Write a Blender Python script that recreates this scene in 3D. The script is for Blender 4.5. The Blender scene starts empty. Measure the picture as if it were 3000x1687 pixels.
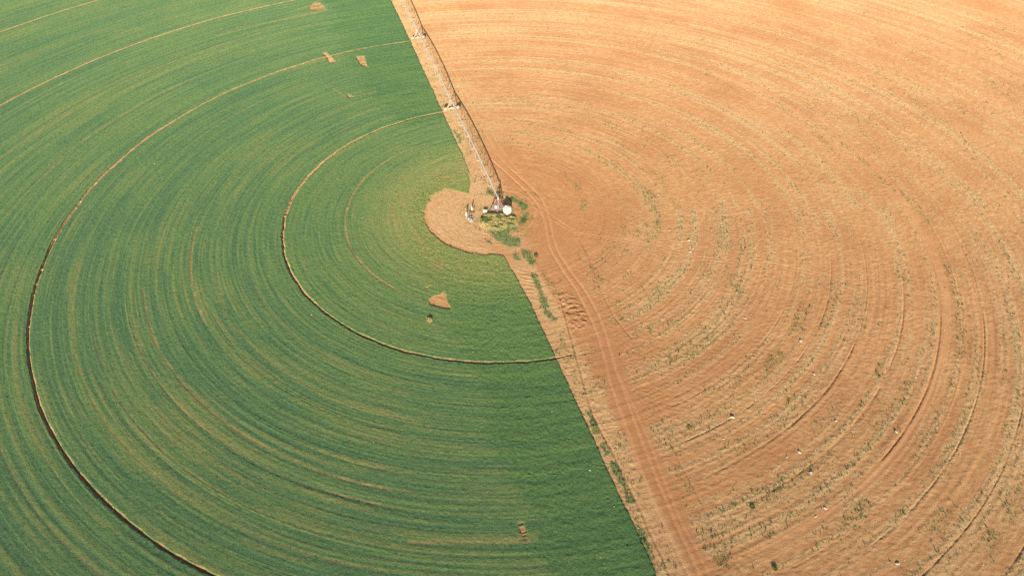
import bpy, math, random
import numpy as np
from mathutils import Vector, Matrix

C = bpy.context.scene
COL = C.collection
R = math.radians
rng = np.random.default_rng(7)
random.seed(5)

# ------------------------------------------------------------------ camera, sky, sun, exposure
CX, CY, CZ = 3.5346, -159.90, 113.11          # drone position, pivot point is the origin
PITCH = 0.8515
cam_d = bpy.data.cameras.new('camera'); cam = bpy.data.objects.new('camera', cam_d)
COL.objects.link(cam); C.camera = cam
cam.location = (CX, CY, CZ); cam.rotation_euler = (PITCH, 0, 0)
cam_d.sensor_width = 36; cam_d.lens = 26.6544; cam_d.clip_start = 1; cam_d.clip_end = 9000

SUN_EL, SUN_DX, SUN_DY = R(15.5), 0.030, 1.0    # direction in which shadows fall (x, y)
w = bpy.data.worlds.new('World'); C.world = w; w.use_nodes = True
nt = w.node_tree; nt.nodes.clear()
bg = nt.nodes.new('ShaderNodeBackground'); wo = nt.nodes.new('ShaderNodeOutputWorld')
sky = nt.nodes.new('ShaderNodeTexSky'); sky.sky_type = 'NISHITA'; sky.sun_disc = False
sky.sun_elevation = SUN_EL; sky.sun_rotation = R(180) + math.atan2(SUN_DX, SUN_DY)
sky.air_density = 1.0; sky.dust_density = 1.5
nt.links.new(sky.outputs[0], bg.inputs[0]); nt.links.new(bg.outputs[0], wo.inputs[0])
bg.inputs[1].default_value = 0.085
sd = bpy.data.lights.new('sun', 'SUN'); sun = bpy.data.objects.new('sun', sd); COL.objects.link(sun)
sd.energy = 5.0; sd.angle = R(0.5); sd.color = (1.0, 0.91, 0.79)
ldir = Vector((SUN_DX, SUN_DY, -math.hypot(SUN_DX, SUN_DY) * math.tan(SUN_EL)))
sun.rotation_euler = ldir.to_track_quat('-Z', 'Y').to_euler(); sun.location = (0, -60, 60)
C.view_settings.view_transform = 'Standard'; C.view_settings.look = 'None'
C.view_settings.exposure = 0.98; C.view_settings.gamma = 1.0
C.render.engine = 'CYCLES'; C.cycles.max_bounces = 4; C.cycles.diffuse_bounces = 2
C.cycles.use_denoising = False

# ------------------------------------------------------------------ photo pixel (3000 wide) -> point on the ground
FPX = 2221.2
def G(px, py, z=0.0):
    x = (px - 1500) / FPX; y = -(py - 843.5) / FPX
    dy = y * math.cos(PITCH) + math.sin(PITCH); dz = y * math.sin(PITCH) - math.cos(PITCH)
    t = (z - CZ) / dz
    return (CX + x * t, CY + dy * t)

# ------------------------------------------------------------------ numpy noise
def _h(ix, iy, s):
    n = (ix.astype(np.uint32) * np.uint32(374761393)) ^ (iy.astype(np.uint32) * np.uint32(668265263)) ^ np.uint32((s * 2654435 + 12345) & 0xffffffff)
    n = (n ^ (n >> np.uint32(13))) * np.uint32(1274126177)
    n = n ^ (n >> np.uint32(16))
    return (n & np.uint32(0xffff)).astype(np.float32) / 65535.0
def vn(x, y, s=0):
    x = np.asarray(x, np.float32) + 4000; y = np.asarray(y, np.float32) + 4000
    xi = np.floor(x); yi = np.floor(y); fx = x - xi; fy = y - yi
    xi = xi.astype(np.int64); yi = yi.astype(np.int64)
    fx = fx * fx * (3 - 2 * fx); fy = fy * fy * (3 - 2 * fy)
    a = _h(xi, yi, s); b = _h(xi + 1, yi, s); c = _h(xi, yi + 1, s); d = _h(xi + 1, yi + 1, s)
    return (a + (b - a) * fx) * (1 - fy) + (c + (d - c) * fx) * fy
def fbm(x, y, s=0, o=3):
    v = 0; a = 0.5; t = 0
    for k in range(o):
        v = v + a * vn(x * 2**k, y * 2**k, s + 17 * k); t += a; a *= 0.5
    return v / t
def sst(a, b, x):
    t = np.clip((x - a) / (b - a), 0, 1); return t * t * (3 - 2 * t)
def stroke(x, y, pts, wid, soft, px=True):
    """0..1 mask round a polyline (pixel or metre points)."""
    P = [G(*p) for p in pts] if px else pts
    best = np.full(x.shape, 1e9, np.float32); rad = wid + soft + 1
    for (ax, ay), (bx, by) in zip(P[:-1], P[1:]):
        m = np.nonzero((x > min(ax, bx) - rad) & (x < max(ax, bx) + rad) & (y > min(ay, by) - rad) & (y < max(ay, by) + rad))[0]
        if not len(m): continue
        vx, vy = bx - ax, by - ay; L = vx * vx + vy * vy + 1e-9
        t = np.clip(((x[m] - ax) * vx + (y[m] - ay) * vy) / L, 0, 1)
        d = np.hypot(x[m] - ax - t * vx, y[m] - ay - t * vy)
        best[m] = np.minimum(best[m], d)
    return 1 - sst(wid, wid + soft, best)
def poly(x, y, pts, soft=0.3):
    """point in polygon mask with an uneven, soft rim."""
    P = np.array([G(*p) for p in pts]); out = np.zeros(x.shape, np.float32)
    m = np.nonzero((x > P[:, 0].min() - 1) & (x < P[:, 0].max() + 1) & (y > P[:, 1].min() - 1) & (y < P[:, 1].max() + 1))[0]
    ins = np.zeros(len(m), bool); X = x[m]; Y = y[m]; dm = np.full(len(m), 1e9)
    for i in range(len(P)):
        a, b = P[i - 1], P[i]
        if a[1] != b[1]:
            ins ^= ((a[1] > Y) != (b[1] > Y)) & (X < (b[0] - a[0]) * (Y - a[1]) / (b[1] - a[1]) + a[0])
        v = b - a; t = np.clip(((X - a[0]) * v[0] + (Y - a[1]) * v[1]) / (v @ v + 1e-9), 0, 1)
        dm = np.minimum(dm, np.hypot(X - a[0] - t * v[0], Y - a[1] - t * v[1]))
    s = np.where(ins, dm, -dm); out[m] = sst(-soft, soft, s); return out

# ------------------------------------------------------------------ fields (all in metres round the pivot)
RUTS = [54.0, 108.8, 165.6, 216.0]                     # wheel tracks of the four drive towers
TRAM = {27.2: (-24, 70), 35.0: (-40, 30), 42.6: (-45, 60), 50.2: (-55, 62), 58.0: (-58, 40), 65.8: (-62, 30), 73.7: (-63, 10), 81.6: (-64, -12), 89.4: (-64, -8), 97.1: (-60, -10), 104.6: (-48, -5),
        113.1: (-61, -8), 120.8: (-57, -12), 128.6: (-50, -8), 136.4: (-42, -5)}
TT = np.array([[8, 150], [10.4, 138], [13.5, 124], [18.8, 115.2], [28.3, 111.4], [39.9, 110.2], [54.1, 109.0], [68.7, 108.5], [88.4, 108.0], [110, 107.6], [150, 107.3], [400, 107.1]])
TB = np.array([[8, 271], [18.5, 273.5], [19.3, 275.4], [26.9, 279.6], [36.9, 282.0], [48.5, 283.2], [60.9, 283.8], [71, 284.2], [83.2, 284.5], [93.7, 284.8], [103.2, 284.9], [400, 286]])
RB = np.array([[100, 12], [120, 11], [128, 10], [140, 10.8], [144, 13.5], [147, 16.8], [158, 18.2], [173, 18.9], [229, 19.2], [262, 18.9], [266, 18.3], [274, 18.9], [300, 18.9]])
TD = np.array([[20, 200], [35, 249], [39.5, 255], [56, 265.2], [77, 270.6], [91, 274], [120, 276.5], [200, 279]])
TU = np.array([[20, 150], [56, 126], [78, 125.5], [104, 121.5], [149, 117.6], [300, 112]])

WEEDS = [  # (half width, strength, photo polyline)
 (1.1, .8, [(1645,510),(1690,545),(1709,586),(1712,615),(1725,630)]), (1.2, .7, [(1748,462),(1810,495),(1850,525),(1889,555)]),
 (1.4, 1., [(1889,555),(1905,575),(1922,628),(1925,680),(1900,705)]), (1.0, .9, [(1893,650),(1893,700),(1905,680)]), (.7, .8, [(1828,640),(1829,690)]),
 (.9, .6, [(1900,500),(1930,515),(1960,570),(1980,600),(2010,640)]),
 (.8, 1.3, [(2196,1488),(2235,1464),(2282,1425),(2333,1394),(2376,1359)]),
 (1.2, 1., [(2229,1111),(2248,1076),(2280,1037)]), (1.2, .9, [(2326,979),(2345,929),(2359,894)]), (.9, .9, [(2408,967),(2423,936)]),
 (1.2, .7, [(2582,1103),(2602,1026)]), (1.0, .9, [(2811,1045),(2819,967),(2811,897),(2796,839),(2776,777)]), (1.2, .7, [(2962,773),(2931,727)]),
 (.9, .8, [(2648,568),(2691,610),(2722,653)]), (1.3, 1., [(2534,1478),(2510,1510),(2477,1542)]), (1.8, .8, [(2939,1503),(2960,1480),(2985,1440)]),
 (1.6, .7, [(2110,1632),(2125,1640)]), (1.2, .6, [(2700,1660),(2715,1678)]), (.9, .8, [(1735,780),(1745,800),(1760,820)]), (1.0, .6, [(1740,776),(1772,750)]),
 (.9, .9, [(1904,967),(1950,950),(1993,932)]), (1.2, .6, [(2020,1040),(2060,1010),(2100,960)]), (1.3, .6, [(2140,1150),(2200,1080)]),
 (1., .7, [(2013,1251),(2026,1246)]), (1., .6, [(2003,1415),(2018,1432)]), (1.4, .5, [(2240,1555),(2290,1535),(2330,1510)]),
 (1.3, .6, [(2130,790),(2150,830),(2170,880)]), (1.3, .5, [(2430,810),(2450,860),(2440,900)]), (1.5, .5, [(2850,1000),(2870,1080),(2860,1150)]),
 (1.5, .6, [(2880,1600),(2910,1560)]), (2, .5, [(2730,1560),(2800,1500)]), (1.4, .6, [(2320,1180),(2380,1140),(2440,1080)]),
 (1.2, .5, [(2060,1240),(2110,1200),(2160,1150)]), (1.5, .5, [(2560,1250),(2620,1200),(2660,1130)]), (1.2, .7, [(2290,1220),(2330,1240)]),
 (1.2, .6, [(2890,230),(2970,300),(3000,330)]), (1.2, .5, [(2560,205),(2620,250),(2700,310),(2790,380),(2890,470)]), (1.0, .6, [(2290,290),(2370,345),(2450,400),(2540,480),(2620,560)]),
 (1.0, .5, [(2230,270),(2330,345),(2420,420),(2500,500)]), (.9, .5, [(1480,345),(1560,360),(1650,378),(1690,400)]), (.8, .4, [(1400,213),(1500,218)]), (.8, .4, [(1370,180),(1450,185)]),
 (.9, .4, [(1700,430),(1760,440)]), (.9, .45, [(2070,220),(2140,260)]), (1, .4, [(2350,140),(2430,190)]), (.9, .4, [(1620,270),(1700,300)]), (1, .45, [(2800,80),(2870,120),(2950,180)]),
 # strip beside the crop
 (.9, 1.4, [(1535,735),(1552,755),(1561,770)]), (1.0, 1., [(1508,745),(1517,757)]), (.8, 1.6, [(1563,805),(1580,846),(1591,882),(1604,918),(1624,938)]), (.9, .8, [(1636,972),(1650,1010),(1668,1060)]),
 (.7, .9, [(1727,1210),(1741,1241),(1752,1268)]), (.8, .8, [(1768,1303),(1777,1328)]), (.7, 1., [(1795,1359),(1810,1386),(1824,1419),(1835,1448),(1845,1467)]), (.7, .7, [(1854,1488),(1870,1540),(1893,1595),(1912,1640)]),
 (.8, .6, [(1585,785),(1620,840),(1650,880)]), (1, .6, [(1678,1080),(1690,1115)]),
 (.6, .8, [(1330,385),(1345,404),(1350,418)]), (1, .45, [(1275,255),(1295,300),(1320,350)]), (1.2, .6, [(1375,480),(1395,510),(1410,530)]), (.9, .35, [(1180,40),(1230,150)]),
 # round the hub
 (1., 1.4, [(1432,558),(1442,570)]), (1.5, 1.0, [(1498,577),(1520,592),(1537,612)]), (1.0, 1.3, [(1542,625),(1536,640),(1529,652)]), (.9, 1.4, [(1433,673),(1455,677),(1482,672),(1500,667)]),
 (1.6, 1.1, [(1470,697),(1490,705),(1505,712)]), (.7, .8, [(1425,708),(1435,712)]), (1.2, .35, [(1390,600),(1410,606)]), (1.5, .5, [(1505,640),(1520,660)]),
 (1.2, .45, [(1570,560),(1583,600)]), (1, .4, [(1540,700),(1560,720)]),
]
GRASS = [(1.5, [(1445,677),(1480,676),(1500,668)]), (1.9, [(1466,692),(1485,702),(1503,709)]), (1.0, [(1503,583),(1520,592),(1535,608)]), (.8, [(1541,625),(1536,640),(1529,652)]), (.8, [(1434,560),(1442,570)]),
 (.6, [(1563,805),(1580,846),(1591,882),(1604,918),(1624,938)]), (1., [(1535,735),(1552,755),(1561,770)]), (.6, [(1510,747),(1516,757)]), (.5, [(1330,385),(1345,404),(1350,418)]), (.5, [(1422,703),(1436,712)]),
 (.45, [(1727,1210),(1741,1241),(1752,1268)]), (.5, [(1768,1303),(1777,1328)]), (.5, [(1795,1359),(1810,1386),(1824,1419),(1845,1467)]), (.4, [(1875,1550),(1893,1595),(1905,1625)])]
MOUND = [(1408,640),(1425,629),(1455,630),(1490,634),(1512,640),(1514,655),(1500,664),(1455,674),(1425,672),(1410,660)]
RTRACK = [  # wheel ruts of the dirt track (half width, depth, polyline)
 (.22, .12, [(1440,470),(1480,505),(1523,545),(1556,577),(1580,610),(1596,655),(1608,722),(1619,747),(1655,805),(1688,852),(1718,910),(1737,948),(1757,1004),(1773,1059),(1786,1120),(1814,1198),(1840,1270),(1872,1363),(1912,1472),(1958,1570),(1995,1640),(2030,1710)]),
 (.22, .12, [(1500,500),(1545,540),(1580,575),(1600,610),(1612,655),(1622,705),(1638,747),(1677,805),(1707,843),(1737,893),(1754,926),(1773,976),(1787,1023),(1804,1086),(1818,1120),(1845,1198),(1880,1296),(1927,1413),(1978,1531),(2010,1600),(2060,1710)]),
 (.2, .06, [(1804,1086),(1850,1180),(1900,1290),(1950,1420),(2000,1540),(2040,1610),(2090,1710)]),
 (.2, .07, [(1786,1120),(1822,1230),(1865,1370),(1930,1530),(1975,1630),(2005,1710)]),
 (.18, .05, [(1480,560),(1530,570),(1565,600),(1572,625),(1560,655),(1535,680)]), (.15, .05, [(1470,548),(1520,556),(1560,585),(1600,620),(1686,684),(1765,694)]),
 (.14, .04, [(1610,644),(1690,690),(1770,700),(1900,722),(2050,762),(2272,781),(2489,828),(2733,870),(3010,924)]), (.14, .04, [(1615,636),(1700,683),(1900,715),(2050,754),(2272,774),(2489,820),(2733,862),(3010,916)]),
 (.13, .05, [(1522,424),(1560,463)]), (.13, .04, [(1500,510),(1530,498),(1560,485)]), (.13, .04, [(1505,518),(1540,500),(1556,478),(1530,445)]), (.12, .04, [(1500,440),(1535,460),(1550,480)]),
 (.12, .04, [(1570,585),(1600,578),(1620,568)]), (.12, .04, [(1565,592),(1610,575)]), (.15, .04, [(1235,20),(1290,130),(1340,230),(1390,330),(1430,410),(1470,470),(1530,530)]), (.15, .04, [(1255,20),(1310,130),(1362,230),(1410,330),(1455,420),(1500,480),(1560,560)]),
 (.12, .05, [(1385,530),(1410,500),(1420,520)]),
]
SEAM = [[(1640,870),(1733,1208),(1768,1277),(1787,1308),(1812,1361),(1835,1411),(1857,1457),(1876,1490),(1900,1550),(1939,1629),(1962,1687),(1980,1720)],
        [(1930,1190),(1965,1290),(1990,1350),(2065,1490),(2120,1590),(2180,1690)], [(1697,700),(1722,745),(1760,850),(1800,930),(1850,990)]]
PATCHES = [[(1256,893),(1256,880),(1268,869),(1288,866),(1296,857),(1304,857),(1319,906),(1300,905)], [(1240,843),(1262,838),(1250,855)],
           [(1521,1545),(1538,1545),(1548,1588),(1522,1585)], [(922,9),(938,10),(957,31),(925,34),(905,31),(905,20)], [(942,158),(955,155),(985,183),(963,187),(957,170)],
           [(1040,167),(1068,166),(1077,201),(1055,190)], [(1012,274),(1038,287),(1022,290)], [(1520,1531),(1532,1531),(1534,1540),(1520,1541)]]
PLINES = [(.22, .55, [(1200,1588),(1300,1591),(1400,1591),(1480,1589),(1548,1586)]), (.3, .55, [(957,32),(860,56),(700,84),(630,110)]), (.35, .6, [(957,170),(930,172),(860,200)]), (.22, .5, [(1022,288),(1060,282),(1100,272)]),
          (.5, .6, [(870,30),(935,12)]), (.3, .5, [(1170,528),(1180,520)]), (.25, .45, [(975,262),(1010,285)])]

def fields(x, y):
    r = np.hypot(x, y).astype(np.float32); th = np.degrees(np.arctan2(y, x)).astype(np.float32) % 360
    f = {}
    tt = np.interp(r, TT[:, 0], TT[:, 1]); tb = np.interp(r, TB[:, 0], TB[:, 1]); rb = np.interp(th, RB[:, 0], RB[:, 1])
    k = r * np.pi / 180
    wob = (fbm(x / 1.2, y / 1.2, 3, 2) - .5)
    ragged = 2.6 * (fbm(x / 1.6, y / 1.6, 5, 3) - .5) * (1 - sst(165, 200, th)) * (r < 24)
    d = np.minimum(np.minimum(r - rb + wob * .5 + ragged, (th - tt) * k + wob * .5), (tb - th) * k + wob * .35)
    f['d'] = d; f['r'] = r; f['th'] = th
    A = r * 0 + th * (np.pi / 180)                       # angle; along-row coordinate below
    # ---- streaks that follow the circular rows
    s1 = vn(r / .34, A * 16, 11); s2 = vn(r / .9, A * 10, 12); s3 = fbm(r / 2.6, A * 7, 13, 2); s4 = fbm(r / 9, A * 4, 14, 2); pt = fbm(x / 14, y / 14, 15, 3)
    s0 = vn(r / .27 + .35 * vn(A * 40, r / 30, 91), A * 60 + r * .05, 19)
    td = np.interp(r, TD[:, 0], TD[:, 1]); tu = np.interp(r, TU[:, 0], TU[:, 1])
    rBd = vn(r / 1.6, A * 2, 29)
    dense = np.maximum(sst(-1.5, 3.5, (th - td) * k + (wob * 3) + 4 * (rBd - .5)) * (r > 20), sst(-2, 6, (tu - th) * k + wob * 4 + 5 * (rBd - .5)) * (r > 50))
    low = sst(185, 225, th) * sst(48, 75, r)
    base = .30 + .22 * low + .10 * sst(120, 150, r) - .02
    fl = .6 * vn(r / .27, A * 9, 18) + .4 * vn(r / .27, A * 60, 20)
    rA = vn(r / .75, A * 1.6 + vn(A * 6, r / 4, 95) * .3, 21); rB = vn(r / 2.4, A * 1.3, 22); rF = vn(r / .26, A * 5, 23)
    f['rA'] = rA; f['rB'] = rB; f['rF'] = rF
    sp = sst(.55, .84, .24 * fl + .32 * rF + .10 * rA + .10 * s2 + .08 * rB + .20 * (s4 - .5) + .24 * pt + base * .16) * (1 - .92 * dense)
    sp = sp * (.22 + .10 * low) * (.03 + .96 * sst(.48, .70, .4 * fl + .6 * rF))
    hubz = 1 - sst(24, 40, r)
    sp = np.maximum(sp, hubz * sst(.50, .85, .45 * s1 + .35 * s2 + .3 * pt) * .58 * (1 - .7 * sst(235, 262, th)) * (.5 + .5 * sst(.40, .60, rF)))
    # a few long thin rows that failed
    for rr, a0, a1, ww, st in ((38.8, 128, 236, .16, .9), (27.0, 165, 215, .14, .6), (75.3, 184, 216, .16, .85), (85.7, 200, 262, .16, .75), (88.9, 205, 262, .13, .6), (96.5, 205, 255, .12, .5), (70.4, 215, 262, .12, .45),
                               (125.5, 130, 175, .2, .45), (142, 125, 172, .22, .5), (187, 120, 165, .25, .4), (62.5, 205, 255, .12, .35), (100.5, 190, 262, .16, .4), (117, 185, 252, .15, .35), (130, 195, 250, .16, .4), (95, 130, 160, .2, .35)):
        m = (1 - sst(ww, ww * 2.2, np.abs(r - rr - .25 * (vn(A * 9, r * 0 + rr, 33) - .5)))) * sst(a0, a0 + 4, th) * (1 - sst(a1 - 4, a1, th))
        sp = np.maximum(sp, m * st * (.45 + .55 * sst(.3, .6, vn(A * 55, r * 0, 34))))
    bare = np.zeros_like(r); jx = x + .5 * (fbm(x / 1.1, y / 1.1, 96, 2) - .5); jy = y + .4 * (fbm(x / 1.1, y / 1.1, 97, 2) - .5)
    for i, p in enumerate(PATCHES): bare = np.maximum(bare, poly(jx, jy, p, .35) * ((1.0 if i in (0, 4) else .85) - .25 * sst(.45, .6, rF)))
    sp = np.maximum(sp, bare)
    for ww, st, p in PLINES: sp = np.maximum(sp, stroke(x, y, p, ww, .25) * st * (.6 + .4 * s2))
    # wheel ruts
    rut = np.zeros_like(r); rim = np.zeros_like(r)
    lim = {0: 287.4, 1: 286.5, 2: 290, 3: 290}
    wd_ = (.08 + .10 * (r > 130)) * (1 - sst(172, 190, th))
    for i, rr in enumerate(RUTS):
        q = np.abs(r - rr + .30 * (vn(A * 14, r * 0 + i, 41) - .5)) + .12 * (vn(A * 90, r * 0 + i, 45) - .5) + .08 * wob
        on = sst(tt - .05 + 0 * r, tt + .05, th) * (1 - sst(lim[i] - .2, lim[i], th)) if i else sst(108, 108.2, th) * (1 - sst(287.0, 287.4, th))
        broken = 1 - .85 * (vn(A * 120, r * 0 + i, 43) > .93)
        rut = np.maximum(rut, (1 - sst(.07, .21, q)) * on * broken); rim = np.maximum(rim, (1 - sst(.20 + wd_, .36 + wd_, q + .20 * wob)) * on)
    f['rut'] = rut; f['rim'] = rim
    f['sp'] = np.clip(np.maximum(sp, rim), 0, 1)
    cov = sst(-.05, .22, d) * (1 - rim)                   # where crop stands
    f['cov'] = cov * (1 - sst(.45, .8, bare))
    f['tone'] = np.clip(.5 + (.5 * s4 + .5 * pt - .5) * .22 + .22 * (s2 - .5) + .15 * (rA - .5) * (1 - .6 * dense) + .15 * (rB - .5) * (1 - .5 * dense) + .45 * (rF - .5) * (1 - dense) + (.30 * hubz + .16 * (1 - sst(45, 70, r)) + .05 * sst(.45, .7, pt)) * (1 - .3 * dense), 0, 1)
    dense = np.maximum(dense, (1 - sst(20.0, 23.5, r)) * .9)
    f['dense'] = np.clip(dense, 0, 1)
    f['s0'] = s0; f['s1'] = s1; f['s2'] = s2; f['wob'] = wob
    return f

def soilfields(x, y, f):
    r, th, d = f['r'], f['th'], f['d']; A = th * (np.pi / 180); k = r * np.pi / 180
    east = 1 - sst(-.2, .4, d)
    a = (th + 180) % 360 - 180
    s2 = fbm(r / 2.2, A * 9, 61, 2); s3 = fbm(r / 7, A * 4, 62, 2); pt = fbm(x / 16, y / 16, 63, 3); sm = vn(x / .8, y / .8, 64)
    hub = 1 - sst(17.5, 19.5, r)
    strip = sst(0, 1, -d) * 0
    # strip between the crop edge and the first furrow
    tb = np.interp(r, TB[:, 0], TB[:, 1]); ed = (th - tb) * k
    strip = sst(17, 22, r) * (1 - sst(5.0, 6.2, ed + r * .012 * 0)) * (ed > -1) * (ed < 12) * (r > 17) * (th > 265) * (th < 330)
    tt = np.interp(r, TT[:, 0], TT[:, 1]); eu = (tt - th) * k
    strip2 = (eu > -1) * (1 - sst(5.5, 9, eu + s2 * 3)) * (th > 80) * (th < 135) * (r > 9)
    road = np.zeros_like(r); rr_ = np.zeros_like(r)
    for ww, dp, p in RTRACK:
        m = stroke(x, y, p, ww, ww * .8); rr_ = np.maximum(rr_, m * dp * .75)
        road = np.maximum(road, m * min(1, ww * 3.2))
    wide = stroke(x, y, [(1500,530),(1560,575),(1600,640),(1625,720),(1675,830),(1720,900),(1750,960),(1775,1020),(1800,1100),(1840,1200),(1900,1350),(1960,1500),(2040,1680),(2060,1720)], 1.6, 1.6)
    calm = np.maximum(wide, stroke(x, y, [(1200,-20),(1290,170),(1390,380),(1470,500),(1560,600)], 2.5, 2.5) * .7)
    band = (1 - sst(.7, 1.5, np.abs(r - 105.4 + .5 * (vn(A * 6, r * 0, 65) - .5)))) * ((a > -66) & (a < 46)) * sst(.25, .45, vn(A * 9, r * 0, 66) + .25 * (np.abs(a - 20) < 22) + .2 * (a < -45))
    inner = (1 - sst(20, 34, r)) * (d < 0) * (1 - hub)
    tram = np.zeros_like(r)
    for t_, (a0, a1) in TRAM.items():
        q = np.abs(r - t_ + .12 * (vn(A * 30, r * 0 + t_, 67) - .5))
        tram = np.maximum(tram, (1 - sst(.07, .20, q)) * ((a > a0) & (a < a1)) * (.15 + .85 * sst(.30, .60, vn(A * 22, r * 0 + t_, 68))) * (1 if t_ < 30 else .22 + .60 * sst(5, -35, a) * sst(62, 85, r)))
    seam = np.zeros_like(r)
    for i, p in enumerate(SEAM): seam = np.maximum(seam, stroke(x, y, p, .10, .18) * (.6 + .4 * sm) * (1 if i == 0 else .5))
    rough = poly(x, y, [(1633,862),(1660,855),(1695,880),(1712,910),(1723,950),(1690,975),(1672,962),(1655,920),(1643,890)], .6)
    far = sst(30, 70, r)
    # weeds: painted groups plus a thin general growth that follows the rows
    wd = np.zeros_like(r)
    for hw, st, p in WEEDS: wd = np.maximum(wd, stroke(x, y, p, hw * .45, hw * .9) * st)
    wd = wd * .85 * (.25 + .75 * sst(.35, .65, fbm(x / 1.1, y / 1.1, 70, 2))) * (.45 + .55 * sst(.35, .6, fbm(x / 3.5, y / 3.5, 71, 2)))
    hubg = (1 - sst(8, 15, r + np.maximum(0, -x) * .3)) * sst(.47, .62, fbm(x / 3.2, y / 2.2, 77, 3)) * .50
    rA = vn(r / .6, A * 2.2, 21); rB = vn(r / 2.0, A * 1.6, 22); rC = vn(r / 6.5, A * 1.2, 24); rF = vn(r / .28, A * 6, 23)
    gen = sst(.50, .74, .26 * rA + .24 * rB + .12 * rC + .22 * s2 + .22 * fbm(x / 3, y / 3, 98, 3)) * sst(24, 45, r) * (1 - band) * (1 - wide)
    gen = gen * (.24 + .26 * (1 - sst(50, 85, r)) + .06 * sst(40, -50, a) * sst(60, 110, r)) * (1 - .45 * sst(80, 170, y))
    wd = np.maximum(wd, np.maximum(gen * (d < 0), np.maximum(hubg, strip2 * sst(.48, .62, fbm(x / 2.2, y / 3.5, 78, 3)) * .45))) * (1 - .7 * (strip2 > .5) * 0)
    mound = poly(x, y, MOUND, .6)
    gr = np.zeros_like(r)
    for hw, p in GRASS: gr = np.maximum(gr, stroke(x + 1.2 * (sm - .5), y + 1.2 * (s2 - .5), p, hw * .6, hw * .7))
    gr = np.maximum(gr, mound * .5); f['grass'] = gr * (.55 + .45 * sst(.3, .6, fbm(x / .7, y / .7, 79, 2))); wd = np.maximum(wd, gr * .9)
    f['weed'] = np.where(d < .0, wd, wd * (d < .3)); f['mound'] = mound
    # colours: pale straw litter with far brightening painted in, and darker soil
    pale = sst(.46, .74, .26 * rA + .26 * rB + .16 * rC + .14 * s2 + .12 * pt + .12 * sm) * sst(24, 50, r) * (1 - .7 * band) * (.52 + .26 * sst(10, 130, y)) * (1 - wide)  # pale mask rises with distance, standing in for brighter light there
    pale = np.maximum(pale, np.maximum(strip * .75, strip2) * (.30 + .4 * sm))
    ring = vn(r / .22, A * 14, 75)
    pale = np.maximum(pale, hub * (d < .2) * (1 - sst(-1, 6, x + .3 * y)) * (.22 + .55 * ring) * (1 - .6 * poly(x, y, [(1395,704),(1440,742),(1480,752),(1500,735),(1470,715),(1440,690)], 2)))
    pale = np.maximum(pale, stroke(x, y, [(1350,640),(1390,625),(1420,600),(1460,590)], 2.2, 2.5) * .45)
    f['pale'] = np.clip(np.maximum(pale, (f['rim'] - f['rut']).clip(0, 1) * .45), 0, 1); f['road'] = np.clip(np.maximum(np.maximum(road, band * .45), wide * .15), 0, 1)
    f['dark'] = np.clip(np.maximum(tram * .35, seam * .6) + rough * .25 * sm + wide * .16 * (1 - road), 0, 1)  # groove shade painted into tramlines; seams, rough patch and track bed darker too
    f['red'] = np.clip(np.maximum(stroke(x, y, [(1560,600),(1600,700),(1640,800),(1690,900),(1740,1010),(1790,1150),(1850,1300),(1930,1500),(2020,1700)], 5, 9), (1 - sst(18, 42, r)) * (1 - hub * (x < 2))), 0, 1) * (1 - strip)
    f['green'] = np.clip(f['weed'] * .6 * (d < .3), 0, .8)
    # relief
    clod = fbm(x / .55, y / .38, 80, 3) - .5; clod2 = fbm(x / 1.7, y / 1.3, 81, 2) - .5; row = rF - .5
    amp = (.090 + .085 * far * f['pale'] + .02 * far) * (1 - .75 * np.clip(calm + road + band * .8, 0, 1)) * (1 - .55 * hub) * (1 - .35 * inner)
    armz = stroke(x, y, [(-42, 150), (2, 0), (10, -12)], 9, 5, False); smooth = (1 - .6 * armz)
    z = (amp * clod + .030 * clod2 + .048 * row * (1 - hub) * (1 - wide) * (1 - .8 * strip) + .05 * (rA - .5)) * smooth
    z += rough * (.42 * (fbm(x / .75, y / .55, 83, 3) - .5) + .08) + mound * (.55 * fbm(x / .8, y / .6, 84, 2) + .1)
    ribs = poly(x, y, [(1515,790),(1545,785),(1572,835),(1560,870),(1535,850)], .5)
    z += ribs * .035 * np.sin((y * 1.0 + x * .25 + .8 * clod2) * 2 * np.pi / 1.25)
    z += hub * (d < .2) * (.05 * (ring - .5) + .030 * np.sin((r + .5 * sm) * 2 * np.pi / .55) * (x < -1) * sst(6, 9, r))
    z -= tram * .085 + seam * .20 + rr_ * 1.0
    z -= f['rut'] * .34; z += (f['rim'] - f['rut']).clip(0, 1) * .0
    f['z'] = z
    return f

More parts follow.
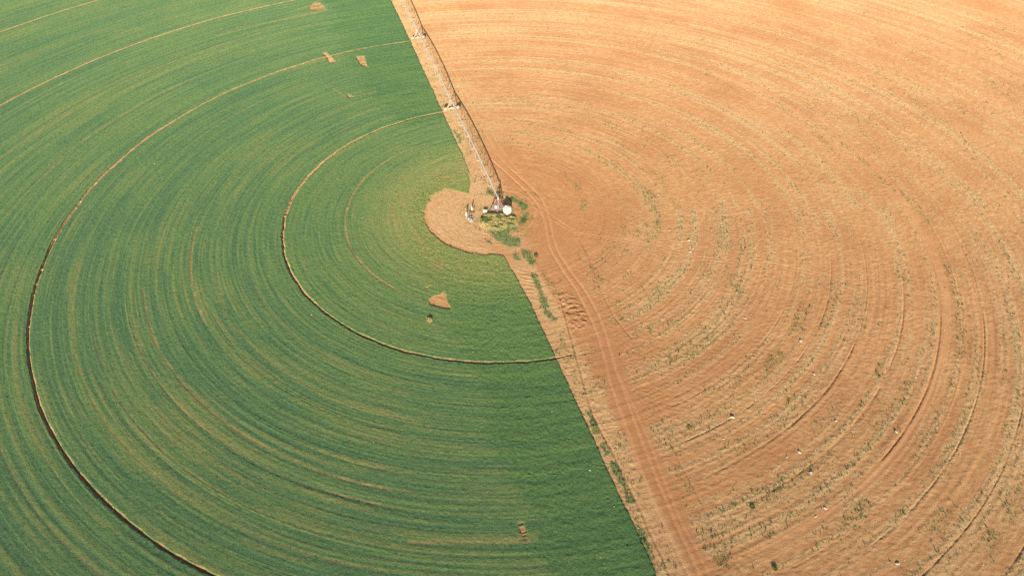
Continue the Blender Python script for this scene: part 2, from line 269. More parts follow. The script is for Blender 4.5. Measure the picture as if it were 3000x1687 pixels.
# ------------------------------------------------------------------ the polar sheet
rs0 = np.arange(.0, 32.001, .2); rs0[0] = .05
rs1 = [32.2]
while rs1[-1] < 285:
    q = rs1[-1]; step = .21 if q < 130 else .21 + (q - 130) * .0011
    for t_ in RUTS:
        if abs(q - t_) < .8: step = .085
    for t_ in TRAM:
        if abs(q - t_) < .45: step = min(step, .12)
    rs1.append(q + step)
rs1 = np.array(rs1)
N0, N1 = 900, 2700
def inside(x, y):
    return (y > -117) & (y < 172) & (np.abs(x - CX) < 80 + 28 + np.maximum(0, y + 100) * .508)
def grid():
    a0 = np.arange(N0) * 2 * np.pi / N0; a1 = np.arange(N1) * 2 * np.pi / N1
    X0 = np.outer(rs0, np.cos(a0)).ravel(); Y0 = np.outer(rs0, np.sin(a0)).ravel()
    X1 = np.outer(rs1, np.cos(a1)).ravel(); Y1 = np.outer(rs1, np.sin(a1)).ravel()
    o = len(X0)
    def quads(nr, n, off):
        i = np.arange(nr - 1)[:, None]; j = np.arange(n)[None, :]; j2 = (j + 1) % n
        return np.stack([off + i * n + j, off + (i + 1) * n + j, off + (i + 1) * n + j2, off + i * n + j2], -1).reshape(-1, 4)
    q = np.concatenate([quads(len(rs0), N0, 0), quads(len(rs1), N1, o)])
    X = np.concatenate([X0, X1]); Y = np.concatenate([Y0, Y1])
    keep = inside(X, Y)
    q = q[keep[q].all(1)]
    # stitch ring: 1 coarse vertex to 3 fine ones
    L = (len(rs0) - 1) * N0; i = np.arange(N0); i2 = (i + 1) % N0
    A_, B_ = L + i, L + i2; o0, o1, o2, o3 = o + 3 * i, o + 3 * i + 1, o + 3 * i + 2, o + (3 * i + 3) % N1
    st = np.concatenate([np.stack([A_, o0, o1, o1], 1), np.stack([A_, o1, o2, B_], 1), np.stack([B_, o2, o3, o3], 1)])
    return X.astype(np.float32), Y.astype(np.float32), q, st
def mesh_from(name, V, quads, tris, attrs, mat):
    used = np.zeros(len(V), bool); used[quads.ravel()] = True
    if tris is not None and len(tris): used[tris.ravel()] = True
    idx = np.cumsum(used) - 1
    V2 = V[used]; Q = idx[quads]
    loops = Q.ravel(); nq = len(Q); starts = np.arange(nq) * 4; tot = np.full(nq, 4)
    if tris is not None and len(tris):
        T = idx[tris]; starts = np.concatenate([starts, nq * 4 + np.arange(len(T)) * 3]); tot = np.concatenate([tot, np.full(len(T), 3)]); loops = np.concatenate([loops, T.ravel()])
    me = bpy.data.meshes.new(name)
    me.vertices.add(len(V2)); me.vertices.foreach_set('co', V2.astype(np.float32).ravel())
    me.loops.add(len(loops)); me.loops.foreach_set('vertex_index', loops.astype(np.int32))
    me.polygons.add(len(starts)); me.polygons.foreach_set('loop_start', starts.astype(np.int32))
    me.update(calc_edges=True)
    for k_, v_ in attrs.items():
        at = me.attributes.new(k_, 'FLOAT', 'POINT'); at.data.foreach_set('value', v_[used].astype(np.float32))
    me.materials.append(mat)
    ob = bpy.data.objects.new(name, me); COL.objects.link(ob)
    return ob
def tag(o, label=None, cat=None, group=None, kind=None):
    if label: o['label'] = label
    if cat: o['category'] = cat
    if group: o['group'] = group
    if kind: o['kind'] = kind
    return o

# ------------------------------------------------------------------ materials
def newmat(name, rough=.9, spec=.2, droughness=1.0):
    m = bpy.data.materials.new(name); m.use_nodes = True; n = m.node_tree
    b = n.nodes['Principled BSDF']; b.inputs['Roughness'].default_value = rough
    b.inputs['Specular IOR Level'].default_value = spec
    if 'Diffuse Roughness' in b.inputs: b.inputs['Diffuse Roughness'].default_value = droughness
    return m, n, b
def N(n, t, **kw):
    x = n.nodes.new(t)
    for k_, v_ in kw.items(): setattr(x, k_, v_)
    return x
def noise(n, co, scale, detail=3, rough=.6, dist=0):
    t = N(n, 'ShaderNodeTexNoise'); t.inputs['Scale'].default_value = scale; t.inputs['Detail'].default_value = detail
    t.inputs['Roughness'].default_value = rough; t.inputs['Distortion'].default_value = dist; n.links.new(co, t.inputs['Vector']); return t.outputs['Fac']
def rampf(n, fac, a, b):
    m = N(n, 'ShaderNodeMapRange'); m.interpolation_type = 'SMOOTHSTEP'; m.inputs['From Min'].default_value = a; m.inputs['From Max'].default_value = b
    n.links.new(fac, m.inputs['Value']); return m.outputs[0]
def mixc(n, fac, a, b):
    m = N(n, 'ShaderNodeMix', data_type='RGBA')
    for s_, v_ in ((0, fac), (6, a), (7, b)):
        if isinstance(v_, (tuple, list)): m.inputs[s_].default_value = (*v_, 1)
        elif isinstance(v_, (int, float)): m.inputs[s_].default_value = v_
        else: n.links.new(v_, m.inputs[s_])
    return m.outputs[2]
def mth(n, op, a, b=0.0, clamp=False):
    m = N(n, 'ShaderNodeMath', operation=op); m.use_clamp = clamp
    for s_, v_ in ((0, a), (1, b)):
        if isinstance(v_, (int, float)): m.inputs[s_].default_value = v_
        else: n.links.new(v_, m.inputs[s_])
    return m.outputs[0]
def attr(n, name):
    a = N(n, 'ShaderNodeAttribute'); a.attribute_name = name; return a.outputs['Fac']
def bump(n, b, h, dist, strength=1.0):
    bp = N(n, 'ShaderNodeBump'); bp.inputs['Distance'].default_value = dist; bp.inputs['Strength'].default_value = strength
    n.links.new(h, bp.inputs['Height']); n.links.new(bp.outputs[0], b.inputs['Normal'])

SOIL = (.368, .184, .076); SOIL_L = (.415, .242, .108); SOIL_D = (.300, .135, .053); STRAW = (.47, .350, .180); OLIVE = (.19, .175, .062)
def soil_nodes(n, geo):
    big = noise(n, geo, .05, 3); mid = noise(n, geo, .6, 4); fine = noise(n, geo, 3.2, 4, .7)
    c = mixc(n, rampf(n, mid, .35, .7), SOIL, SOIL_L)
    c = mixc(n, mth(n, 'MULTIPLY', rampf(n, big, .40, .66), .48), c, SOIL_D)
    c = mixc(n, mth(n, 'MULTIPLY', rampf(n, fine, .52, .75), .35), c, (.53, .265, .125))
    return c, fine, mid
def soil_mat():
    m, n, b = newmat('sandy_soil'); geo = N(n, 'ShaderNodeNewGeometry').outputs['Position']
    c, fine, mid = soil_nodes(n, geo)
    c = mixc(n, mth(n, 'MULTIPLY', attr(n, 'red'), .40), c, (.335, .145, .056))
    sn = noise(n, geo, 2.1, 5, .75)
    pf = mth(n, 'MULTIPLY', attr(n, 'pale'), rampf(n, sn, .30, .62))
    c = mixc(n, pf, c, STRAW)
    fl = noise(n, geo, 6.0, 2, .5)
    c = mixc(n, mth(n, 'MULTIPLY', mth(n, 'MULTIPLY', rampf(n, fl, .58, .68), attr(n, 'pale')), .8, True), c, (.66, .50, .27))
    c = mixc(n, mth(n, 'MULTIPLY', attr(n, 'road'), .55), c, (.50, .255, .120))
    gn = noise(n, geo, 1.3, 4, .7)
    c = mixc(n, mth(n, 'MULTIPLY', attr(n, 'green'), rampf(n, gn, .38, .60), True), c, OLIVE)
    c = mixc(n, mth(n, 'MULTIPLY', attr(n, 'grass'), .85), c, mixc(n, rampf(n, gn, .4, .65), (.050, .125, .040), (.12, .17, .055)))
    c = mixc(n, mth(n, 'MULTIPLY', attr(n, 'dark'), .7), c, (.20, .085, .045))
    n.links.new(c, b.inputs['Base Color']); bump(n, b, mth(n, 'ADD', fine, fl), .05)
    return m
def crop_mat():
    m, n, b = newmat('crop_leaves', .75, .25); geo = N(n, 'ShaderNodeNewGeometry').outputs['Position']
    fine = noise(n, geo, 3.0, 4, .75); mid = noise(n, geo, .9, 4, .65); vf = noise(n, geo, 7.0, 2, .6)
    c = mixc(n, rampf(n, attr(n, 'tone'), .25, .75), (.062, .128, .056), (.104, .172, .054))
    c = mixc(n, mth(n, 'MULTIPLY', attr(n, 'dense'), .5), c, mixc(n, rampf(n, attr(n, 'tone'), .3, .8), (.034, .100, .031), (.078, .148, .036)))
    c = mixc(n, mth(n, 'MULTIPLY', rampf(n, fine, .48, .70), .55), c, (.145, .235, .065))
    c = mixc(n, mth(n, 'MULTIPLY', rampf(n, mid, .50, .30), .45), c, (.030, .090, .040))
    c = mixc(n, mth(n, 'MULTIPLY', rampf(n, mth(n, 'ADD', vf, mth(n, 'MULTIPLY', attr(n, 'hubz'), .24)), .60, .80), .6), c, (.33, .30, .085))
    s, _, _ = soil_nodes(n, geo)
    c = mixc(n, mth(n, 'MULTIPLY', attr(n, 'sp'), rampf(n, vf, .25, .60), True), c, s)
    n.links.new(c, b.inputs['Base Color']); bump(n, b, mth(n, 'ADD', fine, vf), .10)
    return m
def plain(name, col, col2=None, rough=.6, metal=0.0, scale=2.0, spec=.3, bmp=0.0):
    m, n, b = newmat(name, rough, spec, 0.3); geo = N(n, 'ShaderNodeTexCoord').outputs['Object']
    f = noise(n, geo, scale, 5, .7)
    c = mixc(n, rampf(n, f, .40, .68), col, col2 or tuple(v * .75 for v in col))
    n.links.new(c, b.inputs['Base Color']); b.inputs['Metallic'].default_value = metal
    if bmp: bump(n, b, f, bmp)
    return m
M = dict(
    soil=soil_mat(), crop=crop_mat(),
    galv=plain('galvanised_steel', (.62, .60, .56), (.44, .41, .37), .45, .35, 3), rust=plain('rusty_red_steel', (.25, .125, .09), (.20, .15, .12), .8, 0, 3),
    white=plain('white_paint', (.62, .59, .53), (.50, .46, .39), .5), tank=plain('cream_plastic', (.54, .47, .36), (.44, .37, .27), .5, 0, 1.2),
    dark=plain('dark_steel', (.07, .065, .07), (.12, .09, .08), .6), teal=plain('teal_paint', (.13, .24, .24), (.22, .30, .28), .5), blue=plain('blue_grey_paint', (.12, .15, .20), (.20, .22, .24), .5),
    red=plain('red_paint', (.45, .05, .04), None, .5), tyre=plain('dusty_rubber', (.34, .22, .13), (.10, .075, .06), .9, 0, 4), rim=plain('dusty_rim', (.70, .52, .34), (.5, .36, .22), .7),
    dust=plain('dusty_steel', (.66, .50, .34), (.50, .38, .27), .7), conc=plain('concrete', (.45, .38, .30), (.33, .27, .21), .9, 0, 3), stone=plain('pale_limestone', (.50, .40, .29), (.36, .26, .17), .95, 0, 3, .1, .05),
    dstone=plain('brown_clod', (.30, .16, .10), (.20, .10, .07), .95, 0, 3, .1, .05), hose=plain('faded_hose', (.62, .24, .14), (.70, .52, .36), .7),
    box=plain('cream_cabinet_paint', (.60, .54, .41), (.52, .45, .33), .5))

def leaf_mat(name, stops):
    m, n, b = newmat(name, .8, .15, .6)
    a = attr(n, 'tint'); rp = N(n, 'ShaderNodeValToRGB'); cr = rp.color_ramp
    while len(cr.elements) < len(stops): cr.elements.new(.5)
    for e, (p, c) in zip(cr.elements, stops): e.position = p; e.color = (*c, 1)
    n.links.new(a, rp.inputs[0]); n.links.new(rp.outputs[0], b.inputs['Base Color'])
    return m
M['weed'] = leaf_mat('weed_leaves', [(0, (.055, .115, .040)), (.4, (.105, .165, .050)), (.75, (.20, .22, .07)), (1, (.46, .38, .16))])
M['straw'] = leaf_mat('straw', [(0, (.45, .30, .14)), (.5, (.66, .48, .25)), (1, (.66, .52, .30))])
M['bush'] = leaf_mat('rank_weeds', [(0, (.05, .10, .03)), (.35, (.12, .17, .045)), (.65, (.30, .28, .08)), (1, (.60, .46, .22))])
M['blade'] = leaf_mat('crop_blades', [(0, (.030, .085, .040)), (.5, (.060, .140, .045)), (.85, (.13, .20, .06)), (1, (.34, .32, .11))])

# ------------------------------------------------------------------ ground and crop sheets
X, Y, Q, ST = grid()
F = fields(X, Y); soilfields(X, Y, F)
Z = F['z']
d = F['d']; cov = F['cov']
STt = ST
tri = STt[STt[:, 2] == STt[:, 3]][:, :3]; quad2 = STt[STt[:, 2] != STt[:, 3]]
Qa = np.concatenate([Q, quad2])
V = np.stack([X, Y, Z], 1)
gq = Qa[(cov[Qa] < .97).any(1)]
gt = tri[(cov[tri] < .97).any(1)]
# a wide flat skirt below the sheet carries the land on to the horizon
B = 4500.0
sk = np.array([[-B, -B, -.95], [B, -B, -.95], [B, B, -.95], [-B, B, -.95]], np.float32)
nV = len(V); Vg = np.concatenate([V, sk]); gq2 = np.concatenate([gq, np.array([[nV, nV + 1, nV + 2, nV + 3]])])
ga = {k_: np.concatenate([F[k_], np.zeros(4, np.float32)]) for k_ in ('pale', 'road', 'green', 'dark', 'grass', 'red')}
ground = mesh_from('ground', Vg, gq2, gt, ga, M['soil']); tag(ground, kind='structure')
sp = F['sp']
hz = F['r']; hubz = 1 - sst(22, 44, hz)
leafy = fbm(X / .36, Y / .36, 90, 2) - .5
rough_c = fbm(X / 1.6, Y / 1.0, 92, 2) - .5
ch = ((.34 - .14 * sp) - .12 * (1 - sst(20, 34, F['r']))) + (.15 + .08 * F['dense']) * leafy + .16 * rough_c * (.12 + .45 * F['dense']) + .13 * (F['rF'] - .5) * (1 - .8 * F['dense']) + .08 * (F['rA'] - .5) + .05 * (F['s2'] - .5)
zc = -.12 + cov * (.12 + .62 * np.clip(ch, .05, 1))
Vc = np.stack([X, Y, zc], 1)
cq = Qa[(cov[Qa] > .03).any(1)]; ct = tri[(cov[tri] > .03).any(1)]
crop = mesh_from('crop', Vc, cq, ct, {'sp': sp, 'tone': F['tone'], 'dense': F['dense'], 'hubz': hubz}, M['crop'])
tag(crop, 'dense young green cereal crop sown in circular rows on the left', 'crop', kind='stuff')

# ------------------------------------------------------------------ scattered growth
def scatter(name, xs, ys, zs, size, tint, mat, blades=5, flat=.35, wdt=.28, up=1.0):
    """tufts of short tapering blades, one mesh."""
    n = len(xs); nb = blades
    ang = rng.uniform(0, 2 * np.pi, (n, nb)); lean = rng.uniform(.15, 1, (n, nb)) * flat * 2
    L = size[:, None] * rng.uniform(.6, 1.2, (n, nb)); W = L * wdt
    ca, sa = np.cos(ang), np.sin(ang)
    bx = xs[:, None] + ca * L * .12; by = ys[:, None] + sa * L * .12; bz = np.repeat(zs[:, None], nb, 1)
    hx = ca * L * np.sin(lean); hy = sa * L * np.sin(lean); hzz = L * np.cos(lean) * up
    wx = -sa * W * .5; wy = ca * W * .5
    P = np.empty((n, nb, 4, 3), np.float32)
    P[:, :, 0] = np.stack([bx - wx, by - wy, bz - .02], -1); P[:, :, 1] = np.stack([bx + wx, by + wy, bz - .02], -1)
    P[:, :, 2] = np.stack([bx + hx + wx * .5, by + hy + wy * .5, bz + hzz], -1); P[:, :, 3] = np.stack([bx + hx - wx * .5, by + hy - wy * .5, bz + hzz], -1)
    V_ = P.reshape(-1, 3); q_ = np.arange(len(V_)).reshape(-1, 4)
    tn = np.clip(tint[:, None] + rng.normal(0, .12, (n, nb)), 0, 1); tn = np.repeat(tn.ravel(), 4)
    return mesh_from(name, V_, q_, None, {'tint': tn}, mat)
def sample(n, key, fn=None):
    """random points inside the visible land, kept by the density field."""
    y = rng.uniform(-112, 165, n); x = CX + rng.uniform(-1, 1, n) * (80 + 24 + np.maximum(0, y + 100) * .508)
    f = fields(x, y); soilfields(x, y, f)
    p = fn(f, x, y); k_ = rng.random(n) < p
    return x[k_], y[k_], {a_: b_[k_] for a_, b_ in f.items()}
xs, ys, f = sample(900000, 'weed', lambda f, x, y: np.clip(f['weed'] * .9, 0, 1) * (f['d'] < .1) * (1 - f['mound']))
hub_w = np.hypot(xs, ys) < 20
size = np.where(rng.random(len(xs)) < .15, .24, .13) * rng.uniform(.7, 1.3, len(xs))
tint = np.clip(rng.normal(.38, .22, len(xs)) + .12 * (ys > 60), 0, 1)
tag(scatter('weeds', xs, ys, f['z'], size, tint, M['weed'], 6, .75, .42), 'scattered low green weeds following the circular furrows of the bare field', 'weeds', kind='stuff')
print('weeds', len(xs))
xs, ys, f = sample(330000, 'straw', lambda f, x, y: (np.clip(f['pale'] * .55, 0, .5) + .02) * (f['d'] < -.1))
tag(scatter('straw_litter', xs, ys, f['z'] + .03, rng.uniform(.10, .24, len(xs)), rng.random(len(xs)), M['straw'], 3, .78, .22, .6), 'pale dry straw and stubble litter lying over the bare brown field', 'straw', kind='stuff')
print('straw', len(xs))
def snap(x, y, step=.25):
    r_ = np.hypot(x, y); q = np.round(r_ / step) * step + rng.normal(0, .035, len(r_)); return x * q / r_, y * q / r_
n_ = 560000; ys = rng.uniform(-112, 165, n_); xs = rng.uniform(-215, 60, n_)
k_ = (xs > CX - (80 + 10 + np.maximum(0, ys + 100) * .508)); xs, ys = snap(xs[k_], ys[k_])
f = fields(xs, ys); k_ = rng.random(len(xs)) < f['cov'] * (1 - .75 * f['sp']) * .9
xs, ys = xs[k_], ys[k_]; tone, dn = f['tone'][k_], f['dense'][k_]
tag(scatter('crop_plants', xs, ys, np.zeros(len(xs), np.float32) + .06, rng.uniform(.12, .26, len(xs)), np.clip(rng.normal(.36, .20, len(xs)) + .3 * (tone - .5), 0, 1), M['blade'], 3, .6, .34), 'young cereal plants standing in curved rows over the left field', 'crop', kind='stuff')
print('plants', len(xs))

# ------------------------------------------------------------------ mesh builder
class MB:
    def __init__(s): s.v = []; s.f = []; s.sm = []
    def add(s, vs, fs, smooth=False):
        o = len(s.v); s.v += [tuple(v) for v in vs]; s.f += [tuple(o + i for i in f) for f in fs]; s.sm += [smooth] * len(fs); return s
    def box(s, c, d, rz=0.0, taper=1.0):
        c = Vector(c); m = Matrix.Rotation(rz, 3, 'Z'); vs = []
        for k, z in enumerate((-.5, .5)):
            q = taper if k else 1.0
            for x, y in ((-.5, -.5), (.5, -.5), (.5, .5), (-.5, .5)): vs.append(c + m @ Vector((x * d[0] * q, y * d[1] * q, z * d[2])))
        return s.add(vs, [(3, 2, 1, 0), (4, 5, 6, 7), (0, 1, 5, 4), (1, 2, 6, 5), (2, 3, 7, 6), (3, 0, 4, 7)])
    def tube(s, a, b, r0, r1=None, n=8, cap=True):
        a, b = Vector(a), Vector(b); r1 = r0 if r1 is None else r1; z = (b - a).normalized()
        x = z.cross(Vector((0, 0, 1)) if abs(z.z) < .95 else Vector((1, 0, 0))).normalized(); y = z.cross(x)
        vs = [a + (x * math.cos(t) + y * math.sin(t)) * r0 for t in [i * 2 * math.pi / n for i in range(n)]] + [b + (x * math.cos(t) + y * math.sin(t)) * r1 for t in [i * 2 * math.pi / n for i in range(n)]]
        s.add(vs, [(i, (i + 1) % n, n + (i + 1) % n, n + i) for i in range(n)], True)
        if cap: s.add(vs, [tuple(range(n))[::-1], tuple(range(n, 2 * n))])
        return s
    def path(s, pts, r, n=8):
        for a, b in zip(pts[:-1], pts[1:]): s.tube(a, b, r, n=n)
        return s
    def lathe(s, c, prof, n=32):
        c = Vector(c); vs = [c + Vector((rr * math.cos(i * 2 * math.pi / n), rr * math.sin(i * 2 * math.pi / n), z)) for rr, z in prof for i in range(n)]
        fs = [(k * n + i, k * n + (i + 1) % n, (k + 1) * n + (i + 1) % n, (k + 1) * n + i) for k in range(len(prof) - 1) for i in range(n)]
        s.add(vs, fs, True); L = (len(prof) - 1) * n
        return s.add([vs[L + i] for i in range(n)], [tuple(range(n))])
    def build(s, name, mat, parent=None, loc=None):
        me = bpy.data.meshes.new(name); me.from_pydata(s.v, [], s.f); me.polygons.foreach_set('use_smooth', s.sm); me.update()
        me.materials.append(mat); o = bpy.data.objects.new(name, me); COL.objects.link(o)
        if loc is not None: o.location = loc
        if parent: o.parent = parent
        return o
def empty(name, loc, rz=0.0):
    o = bpy.data.objects.new(name, None); COL.objects.link(o); o.location = loc; o.rotation_euler.z = rz; o.empty_display_size = .3; return o

# ------------------------------------------------------------------ centre pivot irrigation machine (along +X of its own frame)
AZ = math.atan2(52.4, -15.13)                          # direction of the arm
mach = empty('irrigation_machine', (0, 0, 0), AZ)
tag(mach, 'long galvanised pipe arm on wheeled towers, pivoting on a rusty centre tower', 'irrigator')
# centre tower: pad, four legs, cross bars, riser
pad = MB(); pad.box((0, 0, .06), (4.3, 4.3, .22), R(45) - AZ)
LG = [(-2.05, -.45), (-.2, -1.85), (1.75, -.55), (.1, 1.45)]                 # leg feet in world axes
def toarm(p, z=0): v = Matrix.Rotation(-AZ, 3, 'Z') @ Vector((p[0], p[1], z)); return v
tower = MB()
for lv, q in ((.75, .76), (1.5, .52), (2.2, .33), (2.75, .2)):
    for i in range(4):
        a_, b_ = LG[i], LG[(i + 1) % 4]
        tower.tube(toarm((a_[0] * q, a_[1] * q), lv), toarm((b_[0] * q, b_[1] * q), lv), .055)
for i in range(4):
    a_, b_ = LG[i], LG[(i + 1) % 4]
    tower.tube(toarm((a_[0] * .97, a_[1] * .97), .15), toarm((b_[0] * .52, b_[1] * .52), 1.5), .042); tower.tube(toarm((b_[0] * .76, b_[1] * .76), .75), toarm((a_[0] * .33, a_[1] * .33), 2.2), .042)
ct = tower.build('centre_tower', M['rust'], mach)
MB().box((0, 0, 0), (3.0, 3.0, .16), R(45) - AZ).build('concrete_pad', M['conc'], ct, (0, 0, .03))
for p in LG: MB().tube(toarm(p, .02), toarm((p[0] * .1, p[1] * .1), 3.15), .095, n=6).box(toarm(p, .1), (.34, .34, .06)).build('leg', M['rust'], ct)
MB().tube((0, 0, 0), (0, 0, 3.3), .13, n=12).tube((0, 0, 1.9), (0, 0, 2.15), .2, n=12).tube((0, 0, 2.9), (0, 0, 3.1), .2, n=12).build('riser_pipe', M['white'], ct)
MB().tube((0, 0, 3.1), (0, 0, 3.42), .19, n=12).path([(0, 0, 3.4), (.12, 0, 3.56), (.4, 0, 3.6), (.9, 0, 3.42)], .14, 10).tube((-.02, 0, 3.5), (-.02, 0, 3.78), .09).build('swivel_elbow', M['galv'], ct)
cb = MB().box(toarm((-.55, -1.0), 1.35), (.5, .28, .8), -AZ + R(-20)).build('control_panel', M['white'], ct)
lad = MB()
for i in range(7): lad.tube(toarm((.30 + .16 * (6 - i) / 6 * 2, -.9 - .05 * i * 0, ), .5 + i * .34), toarm((1.0 - .07 * i, -.62), .5 + i * .34), .022)
lad.tube(toarm((.62, -.9), .4), toarm((.30, -.9), 2.7), .03).tube(toarm((1.0, -.62), .4), toarm((.58, -.62), 2.7), .03).build('ladder', M['rust'], ct)
def pz(u, L, a, b):                                     # height of the bowed pipe
    t = u / L; return a * (1 - t) + b * t + .75 * 4 * t * (1 - t)
TW = [54.4, 109.6, 164.6]; HEAD = [3.38, 3.3, 3.3, 3.3]
dm = MB().tube((0, 0, 0), (0, 0, -1.25), .022, n=5).tube((0, 0, -1.25), (0, 0, -1.42), .05, n=6)
dropme = dm.build('sprinkler_drop', M['dark']); dropme['kind'] = 'x'; del dropme['kind']
first = True
prev = .9
for i, T in enumerate(TW):
    L = T - prev; n = 44
    pts = [(prev + L * k / n, 0, pz(L * k / n, L, HEAD[i], HEAD[i + 1])) for k in range(n + 1)]
    pipe = MB(); pipe.path(pts, .15, 10)
    for k in range(1, 8): u = L * k / 8; z_ = pz(u, L, HEAD[i], HEAD[i + 1]); pipe.tube((prev + u - .06, 0, z_), (prev + u + .06, 0, z_), .16, n=10)
    span = pipe.build('pipe_span', M['galv'], mach)
    nodes = []
    for k in range(1, 8):
        u = L * (k - .0) / 8; z_ = pz(u, L, HEAD[i], HEAD[i + 1]); t = u / L
        dz = 1.05 + 1.15 * 4 * t * (1 - t); nodes.append((prev + u, z_ - dz))
    rods = MB()
    for sy in (-1, 1):
        ln = [(prev + .2, 0, HEAD[i] - .05)] + [(x_, sy * .62, z_) for x_, z_ in nodes] + [(T - .3, 0, HEAD[i + 1] - .05)]
        rods.path(ln, .012, 5)
    rods.build('truss_rods', M['dark'], span)
    for x_, z_ in nodes:
        st = MB()
        for sy in (-1, 1):
            for dx in (-3.1, 3.1):
                uu = x_ + dx - prev; st.tube((x_, sy * .62, z_), (x_ + dx, 0, pz(uu, L, HEAD[i], HEAD[i + 1])), .036, n=5)
        st.tube((x_, -.62, z_), (x_, .62, z_), .042, n=5); st.build('truss_strut', M['galv'], span)
    for k in range(17):
        u = L * (k + .5) / 17
        o = dropme if first else dropme.copy()
        if not first: COL.objects.link(o)
        first = False
        o.parent = span; o.location = (prev + u, .16, pz(u, L, HEAD[i], HEAD[i + 1]))
    prev = T
# wheeled drive towers, the first built once and copied
def wheel():
    m = MB(); n = 28; prof = [(.34, -.18), (.60, -.20), (.70, -.14), (.72, 0), (.70, .14), (.60, .20), (.34, .18)]
    vs = [Vector((z, r_ * math.cos(i * 2 * math.pi / n), r_ * math.sin(i * 2 * math.pi / n))) for r_, z in prof for i in range(n)]
    m.add(vs, [(k * n + i, k * n + (i + 1) % n, (k + 1) * n + (i + 1) % n, (k + 1) * n + i) for k in range(len(prof) - 1) for i in range(n)], True)
    for i in range(n):                                    # lugs
        a_ = i * 2 * math.pi / n; c_, s_ = math.cos(a_), math.sin(a_); sx = .06 if i % 2 else -.06
        m.box((sx, c_ * .73, s_ * .73), (.18, .04, .04))
    return m
def make_tower(u):
    e = empty('drive_tower', (u, 0, 0)); e.parent = mach
    bm_ = MB(); bm_.box((0, 0, .74), (.22, 3.5, .20)).box((.0, 0, .93), (.5, .6, .3)).box((-.12, -.6, .80), (.26, .35, .30)); bm_.build('base_beam', M['dust'], e)
    for sy in (-1, 1):
        w_ = wheel().build('wheel', M['tyre'], e, (0, sy * 1.95, .74)); w_.data.materials.append(M['rim'])
        d_ = MB().tube((-.12, 0, 0), (-.06, 0, 0), .36, .22, n=16).tube((.06, 0, 0), (.12, 0, 0), .22, .36, n=16).tube((-.2, 0, 0), (.2, 0, 0), .08, n=8)
        d_.v = [(x, y, z) for x, y, z in d_.v]; me_ = d_.build('rim', M['rim']); me_.location = (0, sy * 1.95, .74); me_.parent = e
        for dx in (-.22, .22): MB().tube((dx * .3, sy * 1.55, .70), (dx * 2.4, sy * .06, 3.2), .06, n=6).build('leg', M['dust'], e)
    MB().tube((0, -1.0, 1.65), (0, 1.0, 1.65), .03, n=5).tube((0, -1.0, 1.65), (-.3, 0, .8), .02, n=5).build('cross_brace', M['galv'], e)
    MB().box((.1, .3, 3.45), (.35, .25, .35)).tube((-.25, 0, 3.32), (.25, 0, 3.32), .17, n=10).build('tower_box', M['white'], e)
    return e
t1 = make_tower(TW[0])
for T in TW[1:]:
    e = t1.copy(); COL.objects.link(e); e.parent = mach; e.location = (T, 0, 0)
    for ch_ in t1.children: c_ = ch_.copy(); COL.objects.link(c_); c_.parent = e

# ------------------------------------------------------------------ water tank
gx, gy = 2.33, -1.50
tk = empty('water_tank', (gx, gy, 0)); tk.scale = (1, 1, 1.1); tag(tk, 'round cream plastic water tank with a domed top beside the centre tower', 'tank')
prof = [(1.05, .0), (1.08, .06)]
for k in range(6): z_ = .14 + k * .19; prof += [(1.05, z_), (1.085, z_ + .04), (1.085, z_ + .11), (1.05, z_ + .15)]
prof += [(1.05, 1.36), (1.0, 1.46), (.8, 1.54), (.45, 1.61), (.26, 1.63)]
MB().lathe((0, 0, 0), prof, 40).build('tank_shell', M['tank'], tk)
MB().lathe((-.35, .1, 1.60), [(.27, 0), (.27, .16), (.24, .20), (.08, .22)], 20).build('lid', M['white'], tk)
MB().tube((-.4, -1.02, .15), (-.4, -1.3, .15), .05).tube((-.4, -1.25, .05), (-.4, -1.25, .3), .04).build('outlet_pipe', M['dark'], tk)

# ------------------------------------------------------------------ cream cabinet
cbx = empty('cabinet', (*G(1421, 623.5), 0), R(-12)); tag(cbx, 'low cream metal cabinet on the bare soil between the posts and the rusty tower', 'cabinet')
MB().box((0, .3, .27), (.92, .62, .50)).build('body', M['box'], cbx); MB().box((0, .3, .545), (1.0, .70, .05)).build('lid', M['white'], cbx)
MB().tube((-.2, -.03, .3), (-.1, -.03, .3), .02).build('latch', M['dark'], cbx)

# ------------------------------------------------------------------ posts and pump by the hub
pA = G(1366.3, 639.5); pB = G(1382.6, 618.5)
e = empty('vent_pipe', (*pA, 0)); tag(e, 'white standing pipe at the left of the pump, thinner at its foot', 'pipe', 'white standing pipes')
MB().tube((0, 0, 0), (0, 0, .7), .055).tube((0, 0, .0), (0, 0, .04), .2).build('foot_pipe', M['galv'], e); MB().tube((0, 0, .65), (0, 0, 1.75), .14, n=14).tube((0, 0, 1.75), (0, 0, 1.80), .16, n=14).build('body', M['white'], e)
MB().box((-.25, 0, 1.55), (.25, .1, .12)).build('bracket', M['dark'], e)
e = empty('vent_pipe', (*pB, 0)); tag(e, 'white standing pipe behind the pump, nearest the top of the clearing', 'pipe', 'white standing pipes')
MB().tube((0, 0, 0), (0, 0, 1.3), .15, n=14).tube((0, 0, 1.3), (0, 0, 1.5), .15, .04, n=14).build('body', M['white'], e); MB().tube((0, 0, 0), (0, 0, .06), .24, n=12).build('flange', M['dark'], e)
mp = MB(); a_ = (pA[0] + .35, pA[1] + 2.6, .09); mp.path([a_, (pB[0], pB[1] - .25, .09)], .08); mp.tube((pB[0], pB[1] - .25, .09), (pB[0], pB[1] - .1, .3), .07)
tag(mp.build('ground_pipe', M['rust']), 'short brown pipe lying on the soil at the foot of the rear white standing pipe', 'pipe')
px_, py_ = G(1379.5, 645)
pm = empty('pump', (px_, py_, 0)); tag(pm, 'teal and grey pump with a valve wheel in the bare clearing left of the tower', 'pump')
